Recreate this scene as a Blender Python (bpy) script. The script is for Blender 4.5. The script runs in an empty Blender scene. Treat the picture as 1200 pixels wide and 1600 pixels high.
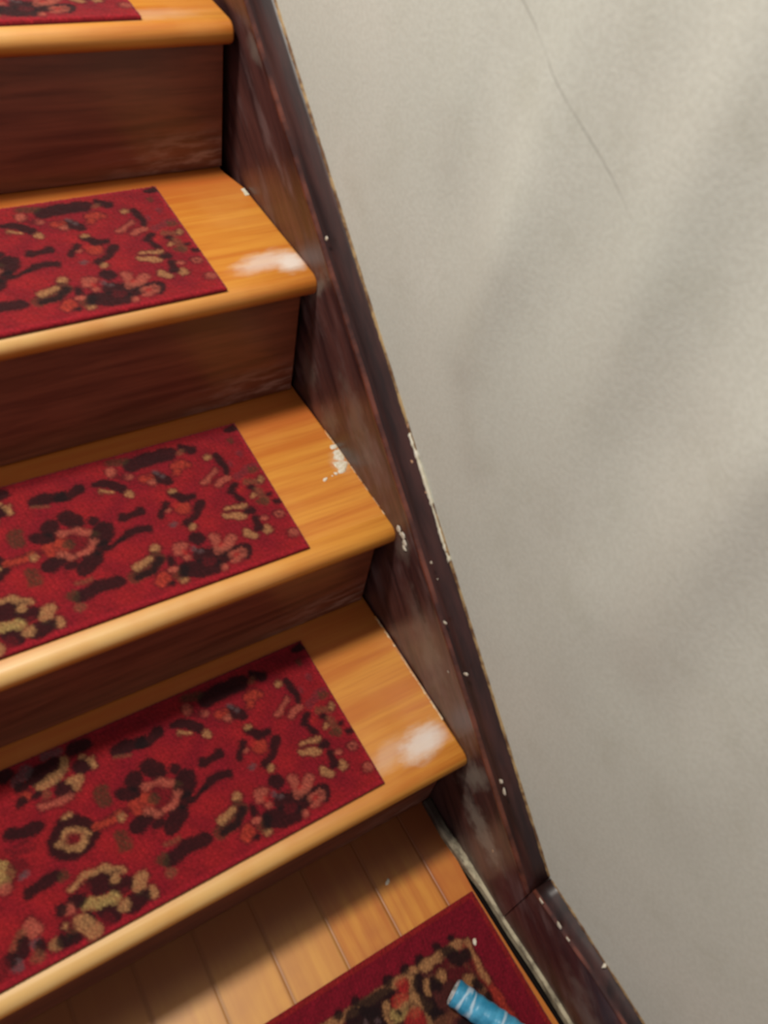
import bpy, bmesh, math, random, json
import numpy as np
random.seed(4); rng = np.random.default_rng(4)
C = bpy.context.scene.collection
# ------------------------------------------------------------------ measured layout (metres)
RISE, GO, OV, TH = 0.19, 0.24116, 0.0229, 0.0278
FL = 1298.8
CAM_P = (-0.44503, -0.22045, 1.16726); CAM_R = (0.6824, -0.16339, -0.53748)
# per tread: dy, dz, yaw, dx of its front right corner
TV = [(-.00054,.0032,.00078,.0005),(-.0020,-.00535,-.0016,.0012),(.00584,.00166,-.00614,.0011),(-.0033,.0005,-.0217,-.0077),(0,0,0,-.003)]
CV = [(-.0010,.00485,.0107),(.0013,.0030,-.0091),(-.0003,-.0078,.0066),(.010,-.002,.0)]
CR, CF, CD, CW = -.11245, .01845, .21724, .70
LEFT = -.90
MOTIFS = json.loads('''[["K",39,45,2084,138,2071],["G",31,177,1897,174,1886],["M",34,158,1642,157,1638],["T",31,563,1725,553,1729],["K",37,450,1733,419,1533,432,1413],["M",22,330,1543,339,1511],["P",28,557,1494,742,1357],["P",28,450,1333,619,1276],["D",16,527,1389,650,1328],["M",37,83,1400,232,1348,337,1293],["G",34,74,1323,136,1336],["B",37,268,1186,122,1113],["T",22,83,1182,100,1136],["K",41,261,1076,258,1066],["K",34,429,1197,514,1101,449,945],["B",41,210,1016,174,839],["T",25,295,954,285,957],["G",41,203,819,241,839],["K",28,102,906,100,896],["K",34,64,765,65,748],["R",31,376,1082,365,1086],["T",28,649,879,454,846],["T",31,710,792,526,713],["D",19,669,839,574,806],["K",41,451,760,406,753],["K",41,393,628,440,485],["P",41,124,573,114,576],["D",16,127,570,125,566],["P",25,316,588,315,584],["T",41,352,422,335,422],["T",34,595,468,522,397],["P",41,93,254,83,257],["K",86,1438,1942,1206,1967,970,1958],["K",53,788,1995,696,1913],["G",44,1677,2063,1520,2037],["B",28,817,1936,838,1910],["O",56,955,1715,896,1740],["O",31,997,1630,977,1638],["O",25,818,1700,813,1694],["K",65,1235,1663,1153,1569],["V",26,1234,1733,1203,1699],["V",23,1171,1631,1152,1639],["O",53,1369,1679,1343,1666],["P",34,1312,1597,1306,1594],["D",19,1349,1721,1336,1715],["P",28,1539,1783,1535,1772],["P",37,1708,1938,1701,1900],["D",22,1676,1853,1664,1847],["D",31,1588,1809,1626,1793],["K",44,1914,1804,1786,1772,1668,1627],["T",22,1900,1679,1791,1622],["T",37,1624,1520,1623,1516],["K",55,2348,1761,2219,1760,2125,1812],["K",44,1814,1223,1701,1212,1586,1235],["K",41,1916,928,1840,967,1723,999,1597,949],["O",65,1130,1096,1124,1092],["K",42,1157,1330,1067,1224,962,1211],["K",41,914,1085,1019,939,1171,854],["K",36,1284,1226,1403,1073],["T",25,1150,1378,1134,1377],["V",31,1312,911,1311,907],["T",28,1141,789,1122,795],["P",19,1291,1113,1284,1113],["R",34,1191,1161,1173,1168],["O",85,2555,1074,2628,1080],["O",51,2500,1176,2528,1142],["K",76,2383,1472,2292,1355],["K",76,2565,1397,2582,1354],["K",61,2741,1289,2637,1250],["K",92,2051,1125,2111,1038],["K",78,2276,794,2405,701],["K",58,2181,873,2139,935],["K",68,2607,905,2735,879],["K",41,2552,781,2500,800],["K",41,2125,1302,2118,1281],["G",34,2157,1113,2196,1133],["K",27,2093,860,1907,929],["P",34,2485,1253,2327,1228,2221,1147],["P",34,2210,1023,2300,921,2475,900],["P",24,2475,900,2587,992],["D",65,2388,1151,2323,1049],["D",41,2449,1001,2442,980],["G",48,2462,1082,2461,1078],["T",44,1629,663,1628,659],["G",71,1660,528,1785,431,1946,389],["K",37,1640,501,1741,391,1908,368],["T",34,1749,543,1899,492],["K",65,2141,399,2357,422,2543,369],["G",51,2626,415,2620,395],["B",19,2529,546,2386,532],["B",41,2605,251,2597,239],["T",41,2840,1064,2852,1070],["O",15,3055,1068,2837,1111],["D",31,2767,1105,2761,1099],["G",54,2925,856,2917,743],["K",70,1141,621,1141,605],["K",90,1176,372,1013,270],["K",90,1362,242,1155,176],["K",53,1463,281,1456,263],["K",44,945,311,926,317],["K",34,839,334,663,280,721,146],["V",25,1241,485,1240,481],["V",25,1178,428,1168,431],["P",50,1397,536,1343,570],["P",31,1349,418,1348,415],["R",22,1354,499,1349,480],["P",41,964,543,987,350],["P",41,779,461,925,364],["R",22,917,439,936,417],["P",25,897,255,742,251],["P",25,751,192,881,168],["R",22,825,216,817,215],["D",37,1171,262,1117,248],["O",56,1683,251,1698,214],["G",39,1533,229,1530,220],["T",31,1486,143,1485,140],["K",39,1521,449,1527,422],["K",34,1630,148,1621,151],["K",34,1469,209,1466,200],["P",31,1551,313,1545,318],["P",28,1014,123,1013,120],["K",90,3501,1928,3273,1947],["K",65,3051,2053,2916,2047],["K",72,3038,1808,3008,1817],["K",75,3279,1643,3247,1626],["K",34,3332,1763,3329,1753],["T",37,3177,1975,3212,1868],["T",44,3501,1784,3284,1829],["T",20,3002,1916,2965,1905],["T",31,2913,1838,2908,1756],["T",34,3194,1704,3087,1687,3148,1604],["P",28,3250,1537,3408,1532,3561,1569],["V",56,3585,2034,3698,1956],["V",34,3352,2114,3197,2097],["K",59,3814,2078,3774,2087],["O",41,3674,1763,3663,1757],["K",47,3735,1706,3720,1713],["K",37,3707,1885,3637,1863],["K",34,3566,1720,3553,1720],["B",41,3467,1667,3465,1664],["K",56,3930,1423,3806,1384,3650,1370],["K",62,2630,1802,2486,1808,2358,1774],["B",19,2666,1740,2516,1693],["G",62,2936,1430,2944,1314],["K",56,3415,1273,3294,1250,3191,1137,3176,1029,3246,939,3433,915,3566,1042,3556,1149,3482,1222,3415,1273],["T",34,3426,1164,3347,1171,3260,1088,3274,1010,3341,962,3433,991,3472,1061,3426,1164],["T",25,3223,1082,3205,1058],["T",25,3529,1078,3521,1067],["D",53,3388,1086,3387,1082],["T",20,3369,1335,3328,1342],["O",26,3119,1083,3022,1060,2938,1074],["D",19,4021,1277,3779,1271],["D",22,3979,1213,3749,1170],["Y",99,4137,1080,4129,1062],["P",48,4141,909,4136,904],["D",82,3976,1051,3974,1035],["V",37,3928,951,3925,952],["K",48,3936,753,3797,777,3661,788],["G",44,3594,752,3586,755],["K",102,3279,519,3252,519],["K",44,3149,536,3129,532],["K",68,3137,381,3035,354],["D",37,3097,301,3081,307],["D",58,3460,546,3451,534],["T",29,3556,584,3368,657,3187,624,3035,503],["T",37,3144,473,3130,473],["T",51,2873,354,2940,273],["T",44,2843,160,2838,155],["K",71,2960,152,3074,144],["K",68,3325,241,3252,144],["D",51,3352,129,3341,123],["K",51,3508,217,3493,222],["Y",48,3469,364,3349,326,3211,292],["T",48,3146,170,3145,166],["T",61,3582,231,3488,81],["K",48,3596,464,3524,438],["P",51,3642,404,3641,400],["K",48,3708,441,3707,438],["D",68,3715,264,3716,182],["T",17,3744,252,3726,270],["G",44,3694,170,3692,166],["T",48,3855,152,3851,144],["K",44,3804,150,3666,99],["P",65,4023,424,4006,400],["B",37,4117,408,4222,307],["K",48,4120,316,4172,225],["V",41,4026,250,4027,243],["K",44,3988,213,3984,185],["B",51,4037,136,4036,132],["V",51,4230,153,4230,146],["K",54,4280,234,4279,231],["D",68,4395,170,4379,187]]''')
RUGM = json.loads('''[["F",295,1117,806,1633,894],["F",227,758,745,1269,721],["F",249,2036,665,1779,728],["F",227,853,1040,772,1382],["T",41,2820,380,2506,398,2019,426,1693,419,1231,416,874,435,527,445,449,533],["O",41,449,533,470,839,448,1117,415,1521,411,1876],["T",27,426,500,458,823,450,1006],["K",45,828,324,801,344],["K",36,593,339,588,353],["K",45,1111,349,1086,352],["K",45,1318,346,1306,348],["K",52,1579,353,1569,359],["K",52,2047,347,2038,352],["K",45,2293,355,2284,360],["K",95,1694,503,1936,494],["K",113,2128,531,1826,722],["V",25,2045,598,2041,611],["V",25,1908,655,1909,665],["T",36,1732,567,1780,810],["T",91,1536,656,1433,735],["Y",68,1649,718,1593,708],["T",39,1592,666,1383,657,1302,486],["T",39,1383,657,1273,846,1345,1036],["R",59,1427,481,1426,487],["R",54,1497,593,1601,598],["R",100,1492,890,1527,953],["K",59,1235,545,1261,747,1239,992],["K",77,1229,977,1240,1033],["D",109,871,594,636,725],["D",68,928,518,910,572],["K",59,722,451,639,610,526,605],["T",50,964,653,943,642],["T",41,1094,447,885,452],["T",32,1150,615,1192,721],["K",63,1064,685,1062,690],["K",23,1640,703,1631,729],["K",68,989,1238,877,1343],["T",54,654,869,656,880],["K",54,598,945,594,958],["K",45,539,1131,535,1144],["B",59,887,935,1009,1037],["B",54,1146,1086,1299,1083]]''')
PAL = dict(H=(46,14,14),K=(17,8,10),D=(78,12,18),G=(58,42,24),B=(104,60,40),M=(96,34,40),T=(158,112,72),P=(158,78,62),
           O=(158,52,36),R=(146,30,28),V=(84,64,66),F=(62,28,24),Y=(156,128,76))
def lin(c): return tuple(((v/255/12.92) if v/255<=.04045 else ((v/255+.055)/1.055)**2.4) for v in c)
PAL = {k: np.array(lin(v)) for k, v in PAL.items()}

# ------------------------------------------------------------------ helpers
def mesh_obj(name, verts, faces, mat=None, parent=None, smooth=False, uv=None):
    me = bpy.data.meshes.new(name); me.from_pydata([tuple(v) for v in verts], [], faces); me.update()
    o = bpy.data.objects.new(name, me); C.objects.link(o)
    if mat: me.materials.append(mat)
    if smooth: me.polygons.foreach_set('use_smooth', [True]*len(me.polygons))
    if parent: o.parent = parent
    return o
def fix(o):
    bm = bmesh.new(); bm.from_mesh(o.data); bmesh.ops.recalc_face_normals(bm, faces=bm.faces); bm.to_mesh(o.data); bm.free(); return o
def thing(o, label, cat, group=None):
    o['label'] = label; o['category'] = cat
    if group: o['group'] = group
    return o
def empty(name, loc, rz=0):
    o = bpy.data.objects.new(name, None); C.objects.link(o); o.location = loc; o.rotation_euler = (0,0,rz); o.empty_display_size = .05
    return o
class NT:
    def __init__(s, name):
        s.m = bpy.data.materials.new(name); s.m.use_nodes = True; s.t = s.m.node_tree; s.t.nodes.clear()
        s.out = s.n('ShaderNodeOutputMaterial'); s.b = s.n('ShaderNodeBsdfPrincipled'); s.l(s.b.outputs[0], s.out.inputs[0])
    def n(s, t, **k):
        x = s.t.nodes.new(t)
        for a, v in k.items(): setattr(x, a, v)
        return x
    def l(s, a, b): s.t.links.new(a, b)
    def inp(s, sock, v):
        if hasattr(v, 'is_linked') or hasattr(v, 'links'): s.l(v, sock)
        else: sock.default_value = v
    def coord(s): return s.n('ShaderNodeTexCoord').outputs['Object']
    def map(s, v, loc=(0,0,0), scale=(1,1,1), rot=(0,0,0), kind='POINT'):
        m = s.n('ShaderNodeMapping', vector_type=kind); s.l(v, m.inputs[0]); m.inputs['Location'].default_value = loc
        m.inputs['Rotation'].default_value = rot; m.inputs['Scale'].default_value = scale; return m.outputs[0]
    def noise(s, v, sc, det=3, rough=.55, dist=0):
        x = s.n('ShaderNodeTexNoise'); s.l(v, x.inputs['Vector']); x.inputs['Scale'].default_value = sc
        x.inputs['Detail'].default_value = det; x.inputs['Roughness'].default_value = rough; x.inputs['Distortion'].default_value = dist
        return x.outputs[0]
    def math(s, op, a, b=0.0, c=None, clamp=False):
        x = s.n('ShaderNodeMath', operation=op, use_clamp=clamp); s.inp(x.inputs[0], a); s.inp(x.inputs[1], b)
        if c is not None: s.inp(x.inputs[2], c)
        return x.outputs[0]
    def rng(s, v, a, b, c=0., d=1., smooth=True):
        x = s.n('ShaderNodeMapRange', interpolation_type='SMOOTHSTEP' if smooth else 'LINEAR'); s.inp(x.inputs[0], v)
        for i, q in enumerate((a,b,c,d)): x.inputs[i+1].default_value = q
        return x.outputs[0]
    def mix(s, f, a, b, blend='MIX'):
        x = s.n('ShaderNodeMix', data_type='RGBA', blend_type=blend); s.inp(x.inputs[0], f)
        for i, q in ((6,a),(7,b)):
            if isinstance(q, tuple): x.inputs[i].default_value = (*q[:3], 1)
            else: s.l(q, x.inputs[i])
        return x.outputs[2]
    def sep(s, v):
        x = s.n('ShaderNodeSeparateXYZ'); s.l(v, x.inputs[0]); return x.outputs
    def bump(s, h, st, dist=.001):
        x = s.n('ShaderNodeBump'); x.inputs['Strength'].default_value = st; x.inputs['Distance'].default_value = dist
        s.l(h, x.inputs['Height']); s.l(x.outputs[0], s.b.inputs['Normal'])
    def done(s, col, rough=.5, spec=.5, coat=0, sheen=0):
        s.inp(s.b.inputs['Base Color'], (*col, 1) if isinstance(col, tuple) else col)
        s.inp(s.b.inputs['Roughness'], rough); s.b.inputs['Specular IOR Level'].default_value = spec
        s.b.inputs['Coat Weight'].default_value = coat; s.b.inputs['Coat Roughness'].default_value = .25
        s.b.inputs['Sheen Weight'].default_value = sheen
        return s.m

# ------------------------------------------------------------------ materials
def mat_tread(seed, dust=()):
    s = NT('honey_oak_tread'); co = s.coord()
    sh = s.map(co, loc=(seed*3.1, seed*1.7, 0))
    g1 = s.noise(s.map(sh, scale=(2.2, 46, 46)), 1, 5, .6, .4)
    g2 = s.noise(s.map(sh, scale=(9, 300, 300)), 1, 3, .6)
    blot = s.noise(sh, 9, 3)
    c = s.mix(s.rng(g1, .32, .68), lin((182,104,34)), lin((200,134,50)))
    c = s.mix(s.math('MULTIPLY', s.rng(g2, .45, .75), .35), c, lin((158,84,28)))
    c = s.mix(s.math('MULTIPLY', s.rng(blot, .45, .75), .35), c, lin((208,146,74)))
    X, Y, Z = s.sep(co)
    # worn pale nosing, more towards the middle of the flight
    wf = s.math('MULTIPLY', s.rng(Y, .030, .012), s.rng(X, -.06, -.40))
    wf = s.math('MULTIPLY', wf, s.rng(Z, -.016, -.004))
    wf = s.math('MULTIPLY', wf, s.rng(s.noise(sh, 14, 3), .25, .6, .55, 1))
    c = s.mix(s.math('MULTIPLY', wf, .9), c, lin((208,168,106)))
    # darker, redder under-curve of the nosing and back strip reddened to paint in the next nosing's shade
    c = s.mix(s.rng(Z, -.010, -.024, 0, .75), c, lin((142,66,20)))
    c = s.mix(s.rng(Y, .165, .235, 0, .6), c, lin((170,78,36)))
    rough = .42
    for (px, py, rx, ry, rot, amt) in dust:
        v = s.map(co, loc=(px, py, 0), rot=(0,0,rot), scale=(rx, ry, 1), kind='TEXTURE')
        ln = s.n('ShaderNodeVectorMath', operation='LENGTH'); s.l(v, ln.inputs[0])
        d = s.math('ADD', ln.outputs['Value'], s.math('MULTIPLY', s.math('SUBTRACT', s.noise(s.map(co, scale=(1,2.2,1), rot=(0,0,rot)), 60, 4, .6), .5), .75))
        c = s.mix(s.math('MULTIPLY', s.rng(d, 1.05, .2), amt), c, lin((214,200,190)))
    s.bump(g2, .25, .0006)
    return s.done(c, rough, .45, .15)
def mat_riser():
    s = NT('red_brown_riser'); co = s.coord()
    g = s.noise(s.map(co, scale=(5, 60, 60)), 1, 5, .62, .5)
    g2 = s.noise(s.map(co, scale=(2, 9, 9)), 1, 3)
    c = s.mix(s.rng(g, .3, .7), lin((88,42,28)), lin((124,64,44)))
    c = s.mix(s.math('MULTIPLY', s.rng(g2, .5, .75), .5), c, lin((158,84,54)))
    X, Y, Z = s.sep(co)
    du = s.math('MULTIPLY', s.rng(Z, .075, .012), s.rng(X, -.20, -.03))
    du = s.math('MULTIPLY', du, s.rng(s.noise(s.map(co, scale=(6,1,30)), 3, 4, .6), .42, .66))
    c = s.mix(s.math('MULTIPLY', du, .8), c, lin((168,128,112)))
    s.bump(g, .2, .0008)
    return s.done(c, .38, .5, .2)
def mat_skirt(patches):
    s = NT('dark_walnut_skirting'); co = s.coord()
    ang = math.atan(.765)
    v = s.map(s.map(co, rot=(-ang,0,0)), scale=(30, 5, 42))
    g = s.noise(v, 1, 5, .62, .6); g2 = s.noise(s.map(s.map(co, rot=(-ang,0,0)), scale=(20,9,30)), 1, 4, .6)
    c = s.mix(s.rng(g, .3, .72), lin((42,24,26)), lin((86,52,48)))
    c = s.mix(s.math('MULTIPLY', s.rng(g2, .50, .74), .7), c, lin((112,88,86)))
    X, Y, Z = s.sep(co)
    for (py, pz, ry, rz, rot, amt) in patches:
        q = s.map(co, loc=(0, py, pz), rot=(rot,0,0), scale=(1, ry, rz), kind='TEXTURE')
        ln = s.n('ShaderNodeVectorMath', operation='LENGTH'); s.l(q, ln.inputs[0])
        d = s.math('ADD', ln.outputs['Value'], s.math('MULTIPLY', s.math('SUBTRACT', s.noise(co, 45, 4, .65), .5), 2.2))
        c = s.mix(s.math('MULTIPLY', s.rng(d, 1.1, .1), amt), c, lin((120,108,98)))
    s.bump(g, .35, .001)
    return s.done(c, s.rng(g2, .3, .7, .28, .5), .5, .2)
def mat_bead():
    s = NT('red_brown_bead'); co = s.coord()
    g = s.noise(s.map(co, scale=(10,22,22)), 1, 4, .6)
    c = s.mix(s.rng(g, .35, .7), lin((50,24,20)), lin((108,58,44)))
    return s.done(c, .32, .5, .2)
def mat_cream(lo, hi, sc):
    s = NT('flaking_cream_paint'); co = s.coord()
    g = s.noise(co, sc, 5, .7)
    c = s.mix(s.rng(g, .40, .62), lo, hi)
    s.bump(g, .5, .001)
    return s.done(c, .6, .3)
def mat_wall():
    s = NT('painted_plaster'); co = s.coord()
    a = s.noise(co, 3.0, 3, .5); b = s.noise(co, 260, 2, .6); f = s.noise(co, 16, 4, .6)
    c = s.mix(s.rng(a, .3, .7), lin((196,197,187)), lin((203,202,192)))
    c = s.mix(s.math('MULTIPLY', s.rng(f, .5, .8), .22), c, lin((166,164,146)))
    c = s.mix(s.math('MULTIPLY', s.rng(b, .35, .65), .16), c, lin((150,146,132)))
    X, Y, Z = s.sep(co)
    # hairline joint crossing the plaster
    d = s.math('SUBTRACT', Z, s.math('ADD', s.math('MULTIPLY', Y, .427), .8265))
    ln = s.math('MULTIPLY', s.rng(s.math('ABSOLUTE', d), .0016, .0003), s.rng(Y, .10, .16))
    ln = s.math('MULTIPLY', ln, s.rng(s.noise(co, 22, 3), .35, .6, .2, 1))
    c = s.mix(s.math('MULTIPLY', ln, .32), c, lin((96,92,84)))
    s.bump(b, .25, .001)
    return s.done(c, .7, .25)
def mat_floor():
    s = NT('pine_floorboards'); co = s.coord(); X, Y, Z = s.sep(co)
    P = .077
    t = s.math('DIVIDE', s.math('ADD', X, .0545 + 40*P), P)
    cell = s.math('FLOOR', t); fr = s.math('FRACT', t)
    w = s.n('ShaderNodeTexWhiteNoise', noise_dimensions='1D'); s.l(cell, w.inputs['W'])
    off = s.n('ShaderNodeCombineXYZ'); s.l(s.math('MULTIPLY', w.outputs[0], 7.), off.inputs[1]); s.l(w.outputs[0], off.inputs[0])
    va = s.n('ShaderNodeVectorMath', operation='ADD'); s.l(co, va.inputs[0]); s.l(off.outputs[0], va.inputs[1])
    g = s.noise(s.map(va.outputs[0], scale=(60, 3, 1)), 1, 5, .6, .3); bl = s.noise(va.outputs[0], 11, 3)
    c = s.mix(s.rng(g, .3, .7), lin((182,104,30)), lin((204,136,48)))
    c = s.mix(s.math('MULTIPLY', s.rng(bl, .42, .7), .5), c, lin((164,86,34)))
    c = s.mix(s.rng(w.outputs[0], 0, 1, 0, .25), c, lin((214,166,92)))
    c = s.mix(s.rng(X, -.06, -.055, 0, .5), c, lin((172,88,30)))
    c = s.mix(s.rng(X, -.20, -.42, 0, .35), c, lin((206,162,96)))
    c = s.mix(s.rng(Y, -.075, -.01, 0, .85), c, lin((108,48,20)))  # shadow of the lowest nosing painted into the boards, darker and redder
    e = s.math('MINIMUM', fr, s.math('SUBTRACT', 1., fr))
    c = s.mix(s.rng(e, .075, .01, 0, .5), c, lin((110,58,22)))
    s.bump(s.rng(e, .0, .03), .5, .001)
    return s.done(c, .42, .45, .1)
def mat_attr(rough=.95):
    s = NT('woven_carpet_pile'); a = s.n('ShaderNodeVertexColor', layer_name='Col')
    co = s.coord(); n = s.noise(co, 900, 2, .7)
    c = s.mix(s.rng(n, .3, .7, 0, .30), a.outputs[0], lin((40,8,10)))
    s.bump(n, .5, .001)
    return s.done(c, rough, .15, 0, .1)
def mat_plain(name, c, rough=.6, spec=.4, sc=0, c2=None):
    s = NT(name)
    if sc: c = s.mix(s.rng(s.noise(s.coord(), sc, 4, .6), .35, .65), c, c2)
    return s.done(c, rough, spec)

# ------------------------------------------------------------------ carpets
def paint(nu, nv, U, V, motifs, base, edge):
    col = base.copy()
    def warp(s1, s2, p):
        return .0011*(np.sin(U*s1+p+1.7*np.sin(V*s2))+np.sin(V*s1*.83+2*p+1.3*np.sin(U*s2*1.2)))*.7
    U = U + warp(310, 170, .4); V = V + warp(280, 210, 2.1)
    strokes = []
    for st in motifs:
        if st[0] in 'TPOY' and st[1] > 8: strokes.append((['H', st[1]+22]+st[2:], .62))
        strokes.append((st, .9))
    for st, alpha in strokes:
        r = st[1]*1.34e-4; pts = np.array(st[2:]).reshape(-1, 2)*1e-4
        if len(pts) == 1: pts = np.vstack([pts, pts+1e-4])
        soft = .0030
        m = (U > pts[:,0].min()-r-.004) & (U < pts[:,0].max()+r+.004) & (V > pts[:,1].min()-r-.004) & (V < pts[:,1].max()+r+.004)
        if not m.any(): continue
        u = U[m]; v = V[m]; d = np.full(u.shape, 9.)
        for a, b in zip(pts[:-1], pts[1:]):
            ab = b-a; L = max(ab@ab, 1e-10)
            t = np.clip(((u-a[0])*ab[0]+(v-a[1])*ab[1])/L, 0, 1)
            d = np.minimum(d, np.hypot(u-a[0]-t*ab[0], v-a[1]-t*ab[1]))
        # ragged woven outline
        d = d + .0009*np.sin(u*1400+3*np.sin(v*900)) + .0006*np.sin(v*1700+u*500)
        f = np.clip((r+soft*.5-d)/(soft), 0, 1)[:, None]
        w = alpha*f if st[0] in 'K' else alpha*f*(.76+.24*np.sin(u*2300+v*1500+2*np.sin(v*1100+u*600)))[:, None]
        col[m] = col[m]*(1-w) + PAL[st[0]]*w
    return col
def carpet_mesh(name, W, D, step, thick, motifs, basefn, skew=0.):
    nu = int(W/step)+1; nv = int(D/step)+1
    us = np.linspace(0, W, nu); vs = np.linspace(0, D, nv)
    U, V = np.meshgrid(us, vs)
    base = basefn(U, V)
    col = paint(nu, nv, U, V, motifs, base, None)
    col *= (1 + .16*rng.standard_normal(U.shape))[..., None].clip(.5, 1.5)
    mot_ = np.sin(U*530+2*np.sin(V*410))*np.sin(V*610+2*np.sin(U*370))+.6*np.sin(U*1210+V*700+2*np.sin(V*950))
    col *= (1+.16*mot_)[..., None]
    # woven rows
    col *= (1 - .06*np.sin(V*2*math.pi/.0032))[..., None]
    Zt = thick + .00035*rng.standard_normal(U.shape)
    edge = np.minimum(np.minimum(U, W-U), np.minimum(V, D-V))
    Zt -= .0012*np.clip(1-edge/.004, 0, 1)**2
    top = np.stack([-U + skew*V, V, Zt], -1).reshape(-1, 3)
    idx = np.arange(nu*nv).reshape(nv, nu)
    quads = np.stack([idx[:-1,:-1], idx[1:,:-1], idx[1:,1:], idx[:-1,1:]], -1).reshape(-1, 4)
    ring = np.concatenate([idx[0,:-1], idx[:-1,-1], idx[-1,:0:-1], idx[:0:-1,0]])
    low = top[ring].copy(); low[:,2] = .0003
    k = len(ring); li = np.arange(k)+nu*nv
    side = np.stack([ring, np.roll(ring,-1), np.roll(li,-1), li], -1)
    verts = np.vstack([top, low]); faces = np.vstack([quads, side])
    me = bpy.data.meshes.new(name)
    me.from_pydata(verts.tolist(), [], faces.tolist()); me.update()
    a = me.color_attributes.new('Col', 'FLOAT_COLOR', 'POINT')
    cc = np.ones((len(verts), 4), np.float32); cc[:nu*nv,:3] = col.reshape(-1,3); cc[nu*nv:,:3] = np.array(lin((86,16,22)))
    a.data.foreach_set('color', cc.ravel())
    me.polygons.foreach_set('use_smooth', [True]*len(me.polygons))
    return me
M_CAR = mat_attr()
def stair_base(U, V):
    c = np.empty(U.shape+(3,)); a = np.array(lin((114,14,27))); b = np.array(lin((134,22,27)))
    n = .5+.5*np.sin(U*60+2*np.sin(V*47))*np.sin(V*53+1.3*np.sin(U*71))
    c[:] = a + (b-a)*n[..., None]
    e = np.minimum(U, np.minimum(V, CD-V)); w = np.clip((.0075-e)/.003, 0, 1)[..., None]
    c = c*(1-.75*w) + np.array(lin((142,22,34)))*.75*w
    return c
mot = list(MOTIFS)
mot += [[s[0], s[1]] + [x for i in range(2, len(s), 2) for x in (int(CW*1e4) - s[i], s[i+1])] for s in MOTIFS if max(s[2::2]) < 2400]
mot += [[s[0], s[1]] + [x for i in range(2, len(s), 2) for x in (s[i]-20, int(CD*1e4)-s[i+1])] for s in ([],) if s]
me_car = carpet_mesh('stair_carpet', CW, CD, .0014, .0055, mot, stair_base)
me_car.materials.append(M_CAR)

# ------------------------------------------------------------------ staircase
stairs = empty('staircase', (0,0,0))
thing(stairs, 'wooden staircase with honey-coloured treads and red-brown risers climbing beside the plaster wall', 'stairs')
def tread(k, right, mat):
    dy, dz, yw, dx = TV[k]
    r = TH/2; D = GO+OV+.02
    prof = [(D, 0)] + [(y, 0) for y in (.2,.15,.1,.06,.03)]
    for i in range(9):
        a = math.pi/2 + math.pi*i/8
        prof.append((.0135+.0135*math.cos(a), -r+r*math.sin(a)))
    prof += [(.03,-TH),(.12,-TH),(D,-TH)]
    def rx(y):
        for (y0,x0),(y1,x1) in zip(right[:-1], right[1:]):
            if y0 <= y <= y1: return x0+(x1-x0)*(y-y0)/(y1-y0)
        return right[-1][1]
    # insert breakpoints of the right edge
    P = []
    for a, b in zip(prof[:-1], prof[1:]):
        P.append(a)
        if abs(a[1]-b[1]) < 1e-6:
            for y in sorted([q[0] for q in right], reverse=a[0] > b[0]):
                if min(a[0],b[0])+1e-4 < y < max(a[0],b[0])-1e-4: P.append((y, a[1]))
    P.append(prof[-1])
    xs = [0, -.002, -.2, -.45, -.7, LEFT]
    V = []; n = len(P)
    for i, x in enumerate(xs):
        for (y, z) in P:
            e = rx(y)
            if i == 0:
                ins = .0015   # eased arris
                cz = -r
                V.append((e, min(max(y, .0012), D), cz+(z-cz)*.93))
            elif i == 1: V.append((e-.002, y, z))
            else: V.append((x, y, z))
    F = []
    for i in range(len(xs)-1):
        for j in range(n): F.append((i*n+j, (i+1)*n+j, (i+1)*n+(j+1)%n, i*n+(j+1)%n))
    F += [tuple(range(n)), tuple(reversed(range((len(xs)-1)*n, len(xs)*n)))]
    o = fix(mesh_obj('tread', V, F, mat, stairs, False))
    for p in o.data.polygons:
        ys = [o.data.vertices[v].co.y for v in p.vertices]
        if max(ys) < .032 and len(p.vertices) == 4: p.use_smooth = True
    o.location = (dx, k*GO+dy, (k+1)*RISE+dz); o.rotation_euler = (0,0,yw)
    return o
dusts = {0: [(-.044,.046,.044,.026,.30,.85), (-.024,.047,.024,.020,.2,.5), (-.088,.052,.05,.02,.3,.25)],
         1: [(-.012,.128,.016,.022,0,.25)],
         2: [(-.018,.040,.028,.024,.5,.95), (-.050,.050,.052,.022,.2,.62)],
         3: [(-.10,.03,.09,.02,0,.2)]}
rights = {0: [(0,-.0008),(.27,-.003)], 1: [(0,.0002),(.10,.0002),(.27,-.004)], 2: [(0,-.0008),(.205,-.004),(.245,-.014),(.27,-.016)],
          3: [(0,0),(.27,-.004)], 4: [(0,0),(.27,0)]}
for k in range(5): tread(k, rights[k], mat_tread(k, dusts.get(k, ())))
M_RIS = mat_riser()
def riser(k):
    dy, dz, yw, dx = TV[k]; zb = (k*RISE + TV[k-1][1]) if k else 0.0
    zt = (k+1)*RISE + dz - TH; x1 = -.0115 if k == 3 else (-.009 if k else -.004)
    H = zt - zb; g = .0032 if k else .0
    V = []; 
    for x in (x1, LEFT):
        for (y, z) in ((0, g), (0, H), (.018, H), (.018, -.002), (.004, -.002), (.004, g)): V.append((x, y, z))
    F = [(j, 6+j, 6+(j+1)%6, (j+1)%6) for j in range(6)] + [tuple(range(6)), tuple(reversed(range(6,12)))]
    o = fix(mesh_obj('riser', V, F, M_RIS, stairs)); o.location = (-math.sin(yw)*OV, k*GO+dy+OV, zb if k else .002); o.rotation_euler = (0,0,yw)
    return o
for k in range(5): riser(k)

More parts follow.
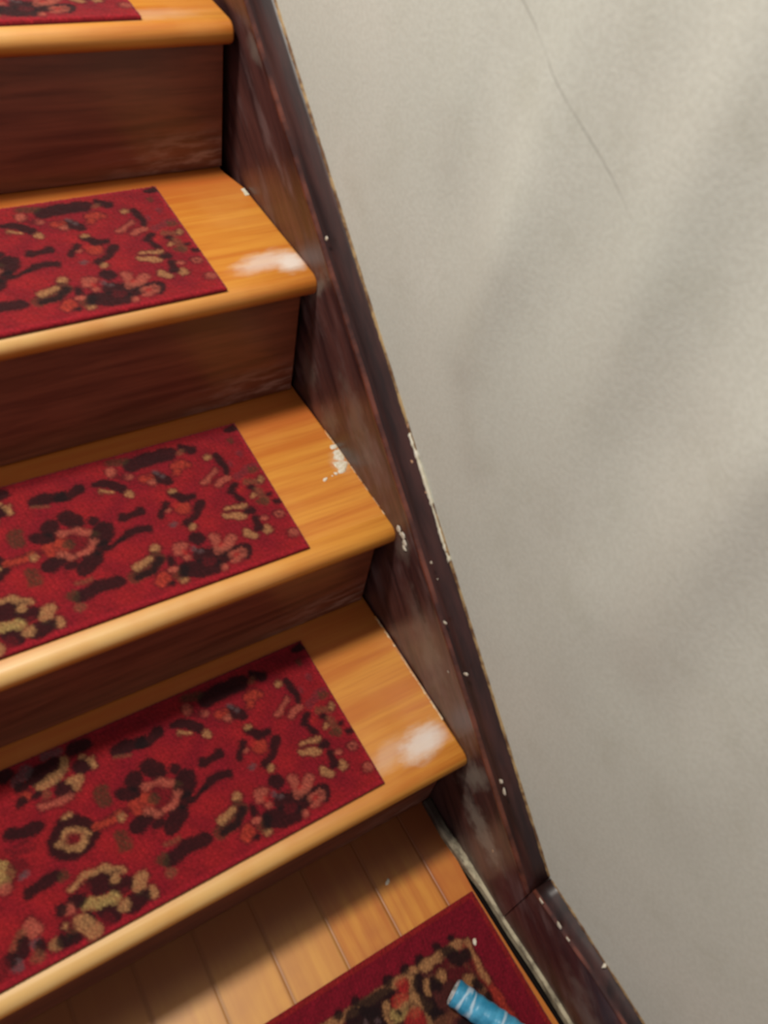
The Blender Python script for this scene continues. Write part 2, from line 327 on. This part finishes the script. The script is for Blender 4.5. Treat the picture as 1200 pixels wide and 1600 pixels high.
# dark boards added behind the risers to block light leaking through the gaps
M_DK = mat_plain('leak_blocker_dark', lin((26,16,13)), .9, .1)
for k in range(5):
    y0 = k*GO+TV[k][0]+OV+.021; zt = (k+1)*RISE+TV[k][1]-TH-.001
    V = [(-.0005,y0,.001),(LEFT,y0,.001),(LEFT,y0+.02,.001),(-.0005,y0+.02,.001),(-.0005,y0,zt),(LEFT,y0,zt),(LEFT,y0+.02,zt),(-.0005,y0+.02,zt)]
    fix(mesh_obj('leak_blocker', V, [(0,3,2,1),(4,5,6,7),(0,1,5,4),(1,2,6,5),(2,3,7,6),(3,0,4,7)], M_DK, stairs))
# wall stringer with bead and sloped moulding
patches = [(-.058,.105,.055,.030,.5,1.), (-.085,.10,.05,.03,.4,.8), (-.02,.175,.020,.06,.3,.95), (.13,.27,.09,.03,.65,.35), (.36,.45,.08,.03,.65,.35), (.0,.185,.03,.02,0,.5), (.484,.56,.012,.04,.5,.7), (.485,.43,.03,.04,0,.35), (.68,.75,.03,.02,0,.5), (.42,.40,.03,.03,0,.35), (.22,.365,.02,.03,0,.5)]
M_SK = mat_skirt(patches); M_BB = mat_skirt([(-.27,.09,.03,.03,0,.45),(-.31,.06,.04,.03,.2,.45)])
def prof_board(top):
    return [(.0205, 0), (0, 0), (0, -.5), (0, top-.045), (-.0022, top-.042), (-.0034, top-.038), (-.0022, top-.034), (.0015, top-.031), (.0035, top-.022), (.010, top-.012), (.0165, top-.004), (.0205, top)]
def board(name, ys, topf, botf, mat, parent, drop=.045, xoff=lambda y: 0., back=.034):
    V = []; k = drop/.045
    for y in ys:
        t = topf(y); b = botf(y); xo = xoff(y)
        wv = .0008*math.sin(y*37)+.0005*math.sin(y*91)
        for (x, z) in [(back, b), (0, b), (0, t-drop), (-.0016, t-drop+.002*k), (-.0028, t-drop+.006*k), (-.0018, t-drop+.010*k), (.0015, t-drop+.013*k), (.0035, t-drop+.023*k), (.0100, t-drop+.033*k), (.0165, t-drop+.041*k), (.0195, t), (back, t)]:
            V.append((x+xo*(1 if x < .02 else 0), y, z+wv*(z > b)))
    n = 12; m = len(ys)
    F = [(i*n+j, i*n+(j+1)%n, (i+1)*n+(j+1)%n, (i+1)*n+j) for i in range(m-1) for j in range(n)]
    F += [tuple(reversed(range(n))), tuple(range((m-1)*n, m*n))]
    o = fix(mesh_obj(name, V, F, mat, parent))
    # bead strip uses a redder material
    o.data.materials.append(M_BEAD); o.data.materials.append(M_MLD)
    for p in o.data.polygons:
        jj = sorted({v % n for v in p.vertices}); p.use_smooth = len(p.vertices) == 4 and jj[0] >= 2 and jj[-1] <= 10
        j = sorted(v % n for v in p.vertices)
        if len(p.vertices) == 4 and j[0] in (2,3,4,5) and j[-1] <= 6: p.material_index = 1
        elif len(p.vertices) == 4 and j[0] >= 6 and j[-1] <= 10: p.material_index = 2
    return o
M_BEAD = mat_bead()
def mat_mould():
    s = NT('dark_stained_moulding'); co = s.coord()
    g = s.noise(s.map(s.map(co, rot=(-math.atan(.765),0,0)), scale=(50,7,60)), 1, 4, .6)
    return s.done(s.mix(s.rng(g, .35, .7), lin((32,16,15)), lin((62,34,30))), .4, .4, .1)
M_MLD = mat_mould()
YJ = -.161
stop = lambda y: .2815+.765*y
board('stringer', [YJ+.0006+i*.02 for i in range(85)], stop, lambda y: .001, M_SK, stairs)
# cream paint ridge where the wall meets the stringer
def ridge(name, pts, w, mat, parent, jit=.35):
    V = []; F = []; n = 6
    for i, (x, y, z) in enumerate(pts):
        r = w*(1+jit*(random.random()*2-1)) 
        for j in range(n):
            a = 2*math.pi*j/n; V.append((x+r*math.cos(a)*.8, y, z+r*math.sin(a)))
    for i in range(len(pts)-1):
        for j in range(n): F.append((i*n+j, i*n+(j+1)%n, (i+1)*n+(j+1)%n, (i+1)*n+j))
    F += [tuple(reversed(range(n))), tuple(range((len(pts)-1)*n, len(pts)*n))]
    return fix(mesh_obj(name, V, F, mat, parent, True))
M_EDGE = mat_cream(lin((92,62,40)), lin((160,132,92)), 30)
M_PALE = mat_cream(lin((190,182,160)), lin((206,200,184)), 60)
ridge('paint_edge', [(.0195, y, stop(y)+.001) for y in np.arange(YJ+.002, 1.2, .004)], .0027, M_EDGE, stairs, .25)
pe = ridge('paint_edge', [(.0185, y, stop(y)+.0008+.001*math.sin(y*60)) for y in np.arange(.16, .285, .003)], .0030, M_PALE, stairs)
pe['label'] = 'thick off-white paint ridge'

# little flakes of plaster and paint
def flake(name, loc, size, normal='z', mat=None, parent=None, seed=0, el=1.):
    rd = random.Random(seed); n = 7; ring = []
    ph = rd.random()*6
    for i in range(n):
        a = 2*math.pi*i/n; r = size*(.55+.6*rd.random())
        ring.append((r*math.cos(a)*el, r*math.sin(a)))
    V = []
    t = min(size*.35, .0008)
    for h_ in (0, t):
        for (a, b) in ring:
            ca, sa = math.cos(ph), math.sin(ph); a, b = a*ca-b*sa, a*sa+b*ca
            s_ = 1 if h_ == 0 else .8
            V.append((a*s_, b*s_, h_+ (rd.random()*.0004 if h_ else 0)) if normal == 'z' else (-h_, a*s_, b*s_))
    F = [tuple(range(n)), tuple(range(n, 2*n))] + [(i, (i+1)%n, n+(i+1)%n, n+i) for i in range(n)]
    o = fix(mesh_obj(name, V, F, mat, parent)); o.location = loc
    return o
M_FL = mat_plain('white_plaster_flake', lin((214,206,192)), .7, .3, 300, lin((190,176,150)))
M_FT = mat_plain('tan_paint_speck', lin((184,132,96)), .6, .3, 300, lin((204,170,140)))
specks = [(.4766,.6346,.0022,0),(.266,.5359,.0016,1),(.1679,.4051,.0020,0),(.1155,.3503,.0024,0),(.0841,.2804,.0012,0),(.0589,.3202,.0026,0),
          (-.0509,.2402,.0034,0),(-.0609,.2331,.0036,0),(-.095,.1018,.0018,1),(.245,.500,.0018,1),(.21,.485,.0013,1),(.15,.395,.001,0)]
V = []; 
for i, (y, z, r, tn) in enumerate(specks):
    f_ = flake('paint_speck', (-.0006 if z < stop(y)-.05 else -.0030, y, z), r, 'x', M_FT if tn else M_FL, stairs, 20+i, 1.7)
# the peeling paint left on the second tread from the bottom
for i, (x, y, z, s_) in enumerate([(-.0035,.395,0,.0060),(-.006,.378,0,.0085),(-.0095,.362,0,.0088),(-.014,.3545,0,.0050),(-.024,.352,0,.0026),(-.041,.349,0,.0030),(-.030,.3505,0,.0012),(-.003,.385,.0,.0055)]):
    flake('paint_chip', (x, y, 2*RISE+TV[1][1]), s_, 'z', M_FL, stairs, 50+i, 1.4)['label'] = 'white flake of paint'
for i, (y, z, s_) in enumerate([(.238,.384,.0050),(.228,.383,.0058),(.2215,.376,.0050),(.2185,.368,.0042)]):
    flake('paint_chip', (-.0008, y, z), s_, 'x', M_FL, stairs, 80+i, 1.2)['label'] = 'white flake of paint'
# thin paint line along the right ends of the treads
def edgeline(k, y0, y1, w, mat):
    dy, dz, yw, dx = TV[k]; R = rights[k]; V = []; F = []; ys = np.arange(y0, y1, .004)
    for y in ys:
        e = np.interp(y, [q[0] for q in R], [q[1] for q in R])+dx; a = w*(.5+.8*random.random()); z = (k+1)*RISE+dz
        V += [(e-.0004, k*GO+dy+y, z+.0012), (e-.0004-a, k*GO+dy+y, z+.0006), (e-.0004-a, k*GO+dy+y, z-.0002), (e-.0004, k*GO+dy+y, z-.0002)]
    for i in range(len(ys)-1):
        for j in range(4): F.append((4*i+j, 4*i+(j+1)%4, 4*i+4+(j+1)%4, 4*i+4+j))
    F += [(0,1,2,3), tuple(4*(len(ys)-1)+j for j in (3,2,1,0))]
    return fix(mesh_obj('paint_line', V, F, mat, stairs))
M_LN = mat_cream(lin((176,110,48)), lin((204,180,146)), 90)
edgeline(0, .06, .235, .0022, M_LN); edgeline(2, .185, .205, .0045, M_PALE); edgeline(1, .03, .19, .0014, M_LN)

# ------------------------------------------------------------------ setting
def struct(o): o['kind'] = 'structure'; return o
# uneven plaster wall: a real wavy surface that catches the light from above
BL = [[-10,35,.223,.757,.229,.656],[-7,28,.23,.631,.18,.558],[-5,22,.344,.838,.328,.799],[-6,35,.091,.826,.077,.727],[-4,22,-.009,.807,-.009,.793],
      [-9,42,-.062,.789,-.061,.67,-.079,.565],[-3,30,.088,.669,.07,.6],[-4,40,-.184,.479,-.197,.446],[-3,30,.084,.959,.089,.914],[3,40,.152,.72,.142,.8],
      [5,45,-.006,.598,.019,.725],[3,40,.091,.467,.062,.431],[2,50,-.118,.66,-.125,.661],[3,35,.311,.731,.307,.691],[3,40,.278,.901,.231,.858],
      [-3,40,.171,.974,.159,.994],[2,40,-.079,.504,-.115,.505],[-3,30,-.002,.502,-.028,.412]]
st = .010; ysW = np.arange(-1.7, 2.3, st); zsW = np.arange(0, 2.5, st)
YY, ZZ = np.meshgrid(ysW, zsW); B = np.zeros_like(YY)
for b in BL:
    pts = np.array(b[2:]).reshape(-1,2); d = np.full(YY.shape, 9.)
    for a, c in zip(pts[:-1], pts[1:]):
        ac = c-a; t = np.clip(((YY-a[0])*ac[0]+(ZZ-a[1])*ac[1])/(ac@ac), 0, 1); d = np.minimum(d, np.hypot(YY-a[0]-t*ac[0], ZZ-a[1]-t*ac[1]))
    s_ = b[1]*.001*.62; B += b[0]/100*np.exp(-.5*(d/s_)**2)
for i in range(30):   # gentle unevenness elsewhere
    y0, z0, s_ = rng.uniform(-1.6,2.2), rng.uniform(.9,2.4), rng.uniform(.04,.1)
    B += rng.uniform(-.05,.05)*np.exp(-.5*(((YY-y0)/s_)**2+((ZZ-z0)/(s_*2))**2))
DX = np.zeros_like(B)
for i in range(1, B.shape[0]): DX[i] = DX[i-1]*.955 + B[i]*st*.95
nv_, nu_ = YY.shape; idx = np.arange(nv_*nu_).reshape(nv_, nu_)
V = np.stack([.020 + DX, YY, ZZ], -1).reshape(-1,3)
F = np.stack([idx[:-1,:-1], idx[:-1,1:], idx[1:,1:], idx[1:,:-1]], -1).reshape(-1,4)[:, ::-1]
wall = mesh_obj('wall_right', V.tolist(), F.tolist(), mat_wall(), None, True); struct(wall)
# floor of the landing, ending at the shoe moulding
fe = [(.7,-.010),(0,-.010),(-.06,-.0105),(-.11,-.0130),(-.21,-.0105),(-.29,-.0065),(-.5,-.005),(-1.6,-.005)]
V = []; F = []
for y, x in fe: V += [(x, y, 0), (-1.6, y, 0), (x, y, -.02), (-1.6, y, -.02)]
for i in range(len(fe)-1):
    a = 4*i; F += [(a, a+1, a+5, a+4), (a+2, a+6, a+7, a+3), (a, a+4, a+6, a+2), (a+1, a+3, a+7, a+5)]
F += [(0,2,3,1), tuple(4*(len(fe)-1)+j for j in (0,1,3,2))]
struct(fix(mesh_obj('floor', V, F, mat_floor())))
# dark joint under the shoe strip
V = [(-.03,-1.6,-.021),(.04,-1.6,-.021),(.04,.7,-.021),(-.03,.7,-.021),(-.03,-1.6,-.006),(.04,-1.6,-.006),(.04,.7,-.006),(-.03,.7,-.006)]
# baseboard beyond the joint
bx = lambda y: .014*min(1, max(0, (YJ-y)/.10))
struct(board('baseboard_right', [-1.6,-1.2,-.8]+[-.6+i*.02 for i in range(22)]+[YJ-.0006], lambda y: .1600, lambda y: .001, M_BB, None, .018, lambda y: bx(y)*.4))
ridge('paint_edge', [(.0195+bx(y)*.0, y, .1605+.0006*math.sin(y*80)) for y in np.arange(-.6, YJ-.002, .004)], .0016, M_EDGE, bpy.data.objects['baseboard_right'], .5)
# worn shoe strip at the foot of the skirting
ctr = [(.02,-.004),(-.032,-.0055),(-.070,-.0022),(-.119,.0045),(-.18,.0062),(-.221,.0085),(-.276,.0105),(-.4,.012),(-1.6,.012)]
V = []; F = []
ys = np.concatenate([np.arange(.02,-.42,-.004), [-.8,-1.6]])
for y in ys:
    c_ = np.interp(-y, [-q[0] for q in ctr], [q[1] for q in ctr]) - .0022; w = .0066+.0003*math.sin(y*60)+random.uniform(-.0001,.0001)
    z = .0120+random.uniform(-.00015,.00015)
    V += [(c_-w, y, -.004), (c_-w, y, z-.003), (c_-w*.6, y, z), (c_+w*.6, y, z), (c_+w, y, z-.002), (c_+w, y, -.004)]
for i in range(len(ys)-1):
    for j in range(6): F.append((6*i+j, 6*i+(j+1)%6, 6*i+6+(j+1)%6, 6*i+6+j))
F += [tuple(range(6)), tuple(reversed(range(6*(len(ys)-1), 6*len(ys))))]
s = NT('shoe_strip_worn'); co = s.coord(); X, Y, Z = s.sep(co)
g = s.noise(s.map(co, scale=(1,.5,1)), 55, 4, .7)
wn = s.math('MULTIPLY', s.rng(g, .34, .60, .25, 1), s.rng(Y, -.005, -.05))
c = s.mix(wn, lin((56,42,34)), lin((186,174,146)))
struct(fix(mesh_obj('trim_1', V, F, s.done(c, .6, .3))))
# dark gap bed below floor level
V = [(-.04,-1.6,-.03),(.034,-1.6,-.03),(.034,.7,-.03),(-.04,.7,-.03),(-.04,-1.6,-.0205),(.034,-1.6,-.0205),(.034,.7,-.0205),(-.04,.7,-.0205)]
struct(fix(mesh_obj('trim_2', V, [(0,1,2,3),(4,7,6,5),(0,4,5,1),(1,5,6,2),(2,6,7,3),(3,7,4,0)], mat_plain('dark_subfloor', lin((20,14,12)), .9, .1))))
# opposite wall and ceiling of the stairwell (outside the view, they bounce the light)
def box(name, a, b, m):
    x0,y0,z0 = a; x1,y1,z1 = b
    V = [(x0,y0,z0),(x1,y0,z0),(x1,y1,z0),(x0,y1,z0),(x0,y0,z1),(x1,y0,z1),(x1,y1,z1),(x0,y1,z1)]
    return fix(mesh_obj(name, V, [(0,3,2,1),(4,5,6,7),(0,1,5,4),(1,2,6,5),(2,3,7,6),(3,0,4,7)], m))

# ------------------------------------------------------------------ carpets on the treads
GRP = 'stair carpets, one on each tread'
LB = ['red floral carpet strip on the lowest tread, just above the landing', 'red floral carpet strip on the second tread from the bottom, beside the peeling paint',
      'red floral carpet strip on the third tread up, beside the brightest white scuff', 'red floral carpet strip on the topmost tread, cut off by the photo top edge']
first = None
for k in range(4):
    dy, dz, yw, dx = TV[k]; ex, ey, ew = CV[k]
    if first is None: o = first = bpy.data.objects.new('stair_carpet', me_car)
    else: o = first.copy()
    C.objects.link(o)
    lx_, ly_ = CR+ex, CF+ey; c_, s_ = math.cos(yw), math.sin(yw)
    o.location = (lx_*c_-ly_*s_+dx, k*GO+dy+lx_*s_+ly_*c_, (k+1)*RISE+dz); o.rotation_euler = (0,0,yw+ew)
    thing(o, LB[k], 'carpet', GRP)

# ------------------------------------------------------------------ landing rug
def rug_base(U, V):
    c = np.empty(U.shape+(3,)); c[:] = np.array(lin((108,11,28)))
    W, D = U.max(), V.max(); e = np.minimum(np.minimum(U, W-U), np.minimum(V, D-V))
    w = np.clip((.008-e)/.002, 0, 1)[..., None]; c = c*(1-w)+np.array(lin((126,24,26)))*w
    w = np.clip((e-.055)/.003, 0, 1)[..., None]; f = np.array(lin((92,18,26)))
    c = c*(1-w)+f*w
    return c
RW, RD = .62, .48
# RUGM is measured from the far right corner: u leftwards, v towards the viewer
rm = [s for s in RUGM if len(s) > 3]
more = []
rd = random.Random(7)
for i in range(150):   # scrolls and florets over the rest of the field
    u = rd.uniform(.07,.55); v = rd.uniform(.07,.41)
    if (u < .34 and v < .20): continue
    kind = rd.random(); a = rd.uniform(0,6.28)
    if kind < .4: more.append(['K', 75] + [int(q*1e4) for t in (0,1,2) for q in (u+.012*t*math.cos(a+t*.5), v+.012*t*math.sin(a+t*.5))])
    elif kind < .8: more.append(['T', 38] + [int(q*1e4) for t in (0,1,2,3) for q in (u+.010*t*math.cos(a+t*.7), v+.010*t*math.sin(a+t*.7))])
    else: more.append(['R', 60, int(u*1e4), int(v*1e4), int(u*1e4)+10, int(v*1e4)])
for q in ((.055,.06,.565,.06),(.055,.42,.565,.42),(.058,.06,.058,.42),(.562,.06,.562,.42)): more.insert(0, ['T', 36]+[int(x*1e4) for x in q])
me_rug = carpet_mesh('landing_rug', RW, RD, .0016, .0055, [m_ for m_ in more] + rm, rug_base)
me_rug.materials.append(M_CAR)
rug = bpy.data.objects.new('landing_rug', me_rug); C.objects.link(rug)
# flip so that v runs towards the viewer
vv = np.empty(len(me_rug.vertices)*3); me_rug.vertices.foreach_get('co', vv); vv = vv.reshape(-1,3); vv[:,1] *= -1; me_rug.vertices.foreach_set('co', vv.ravel()); me_rug.flip_normals(); me_rug.update()
rug.location = (-.0165,-.1125,.0002); rug.rotation_euler = (0,0,.006)
thing(rug, 'dark red rug with a wide plain border and beige scroll edging on the landing floorboards', 'rug')

# ------------------------------------------------------------------ blue ribbed tube on the rug
TSH = np.array((-.0085,-.0115))
def tube():
    A = np.array((-.1030,-.1890))+TSH; Bp = np.array((-.0310,-.3210))+TSH; L = np.linalg.norm(Bp-A); dirv = (Bp-A)/L; perp = np.array((-dirv[1], dirv[0]))
    n = 32; m = 60; V = []; F = []
    zc = .0063+.0160
    def P(s_, a, r):
        q = A+dirv*s_+perp*(math.cos(a)*r); return (q[0], q[1], zc+math.sin(a)*r*.97)
    rows = [(0.004,.0128),(0,.0132),(-.0005,.0148),(.0012,.0160)]
    for i in range(m): 
        s_ = .0025+(L-.0025)*i/(m-1); rows.append((s_, .0160+.0005*math.sin(s_*420)))
    for s_, r in rows:
        for j in range(n):
            a = 2*math.pi*j/n; V.append(P(s_, a, r+.0003*math.sin(a*5+s_*90)))
    for i in range(len(rows)-1):
        for j in range(n): F.append((i*n+j, i*n+(j+1)%n, (i+1)*n+(j+1)%n, (i+1)*n+j))
    F.append(tuple(reversed(range((len(rows)-1)*n, len(rows)*n))))
    nb = len(V)
    s = NT('blue_plastic_wrap'); co = s.coord()
    ang = math.atan2(dirv[1], dirv[0])
    v = s.map(co, rot=(0,0,-ang)); g = s.noise(s.map(v, scale=(130,16,16)), 1, 4, .6, .6); g2 = s.noise(v, 60, 3, .6)
    c = s.mix(s.rng(g2, .3, .7), lin((36,122,158)), lin((76,160,196)))
    c = s.mix(s.math('MULTIPLY', s.rng(g, .56, .68), .8), c, lin((186,206,220)))
    s.bump(g, .6, .002); mt = s.done(c, .35, .5)
    root = empty('wrapped_tube', (A[0], A[1], .006))
    o = mesh_obj('sleeve', [(x-A[0], y-A[1], z-.006) for x,y,z in V], F, mt, root, True); fix(o)
    # pale rim and hollow end
    V = []; F = []
    rr = [(.0,.0160),(-.0012,.0150),(-.0008,.0128),(.010,.0118),(.010,.0005)]
    for s_, r in rr:
        for j in range(n): V.append(P(s_, 2*math.pi*j/n, r))
    for i in range(len(rr)-1):
        for j in range(n): F.append((i*n+j, i*n+(j+1)%n, (i+1)*n+(j+1)%n, (i+1)*n+j))
    e = mesh_obj('end_rim', [(x-A[0], y-A[1], z-.006) for x,y,z in V], F, mat_plain('pale_card_rim', lin((120,120,112)), .6, .4, 200, lin((196,196,200))), root, True); fix(e)
    e['label'] = 'pale grey hollow end'
    return root
thing(tube(), 'bright blue wrapped tube with white streaks lying on the landing rug', 'tube')
f1 = flake('plaster_flake', (-.0499,-.1664,.0062), .0036, 'z', M_FL, None, 3, 1.5); thing(f1, 'white plaster flake on the beige corner edging of the landing rug', 'flake')
f2 = flake('plaster_flake', (-.1124,-.0467,.0002), .0030, 'z', M_FL, None, 5, 1.6); thing(f2, 'pale plaster flake on the bare floorboards between rug and lowest tread', 'flake')
M_FLB = M_FL
for i, (y, z, x, tx) in enumerate([(-.176,.149,.0,'pale paint speck on the baseboard bead nearest the mitred joint'),(-.207,.150,.001,'larger pale paint speck on the baseboard, second below the joint'),(-.2247,.149,.0015,'pale paint speck on the baseboard, third below the joint')]):
    pass
V = []; F = []
sp = []
for i, (y, z, r) in enumerate([(-.1762,.150,.0028),(-.2075,.152,.0036),(-.2247,.150,.0022),(-.2672,.1600,.0030)]):
    f = flake('paint_speck', (bx(y)*.4-.0026 if i < 3 else .017, y, z if i < 3 else .1603), r, 'x' if i < 3 else 'z', M_FL, bpy.data.objects['baseboard_right'], 120+i, 1.6)

# ------------------------------------------------------------------ light, world, camera
def area(loc, size, power, col, tgt):
    l = bpy.data.lights.new('ceiling_lamp', 'AREA'); l.shape = 'DISK'; l.size = size; l.energy = power; l.color = col
    o = bpy.data.objects.new('ceiling_lamp', l); C.objects.link(o); o.location = loc
    d = [tgt[i]-loc[i] for i in range(3)]
    from mathutils import Vector
    o.rotation_euler = Vector(d).to_track_quat('-Z', 'Y').to_euler(); return o
area((-.85,.68,2.45), .26, 50, (1,.95,.85), (-.3,.25,.3))
w = bpy.data.worlds.new('World'); bpy.context.scene.world = w; w.use_nodes = True
bg = w.node_tree.nodes['Background']; bg.inputs[0].default_value = (.97,.96,1,1); bg.inputs[1].default_value = .36
cam = bpy.data.cameras.new('camera'); co_ = bpy.data.objects.new('camera', cam); C.objects.link(co_)
cam.sensor_fit = 'HORIZONTAL'; cam.sensor_width = 36; cam.lens = FL/1200*36; cam.clip_start = .01
co_.location = CAM_P; co_.rotation_euler = CAM_R
cam.dof.use_dof = True; cam.dof.focus_distance = 12.; cam.dof.aperture_fstop = cam.lens/3.2
sc = bpy.context.scene; sc.camera = co_
sc.view_settings.view_transform = 'Standard'; sc.view_settings.look = 'None'; sc.view_settings.exposure = 0; sc.view_settings.gamma = 1
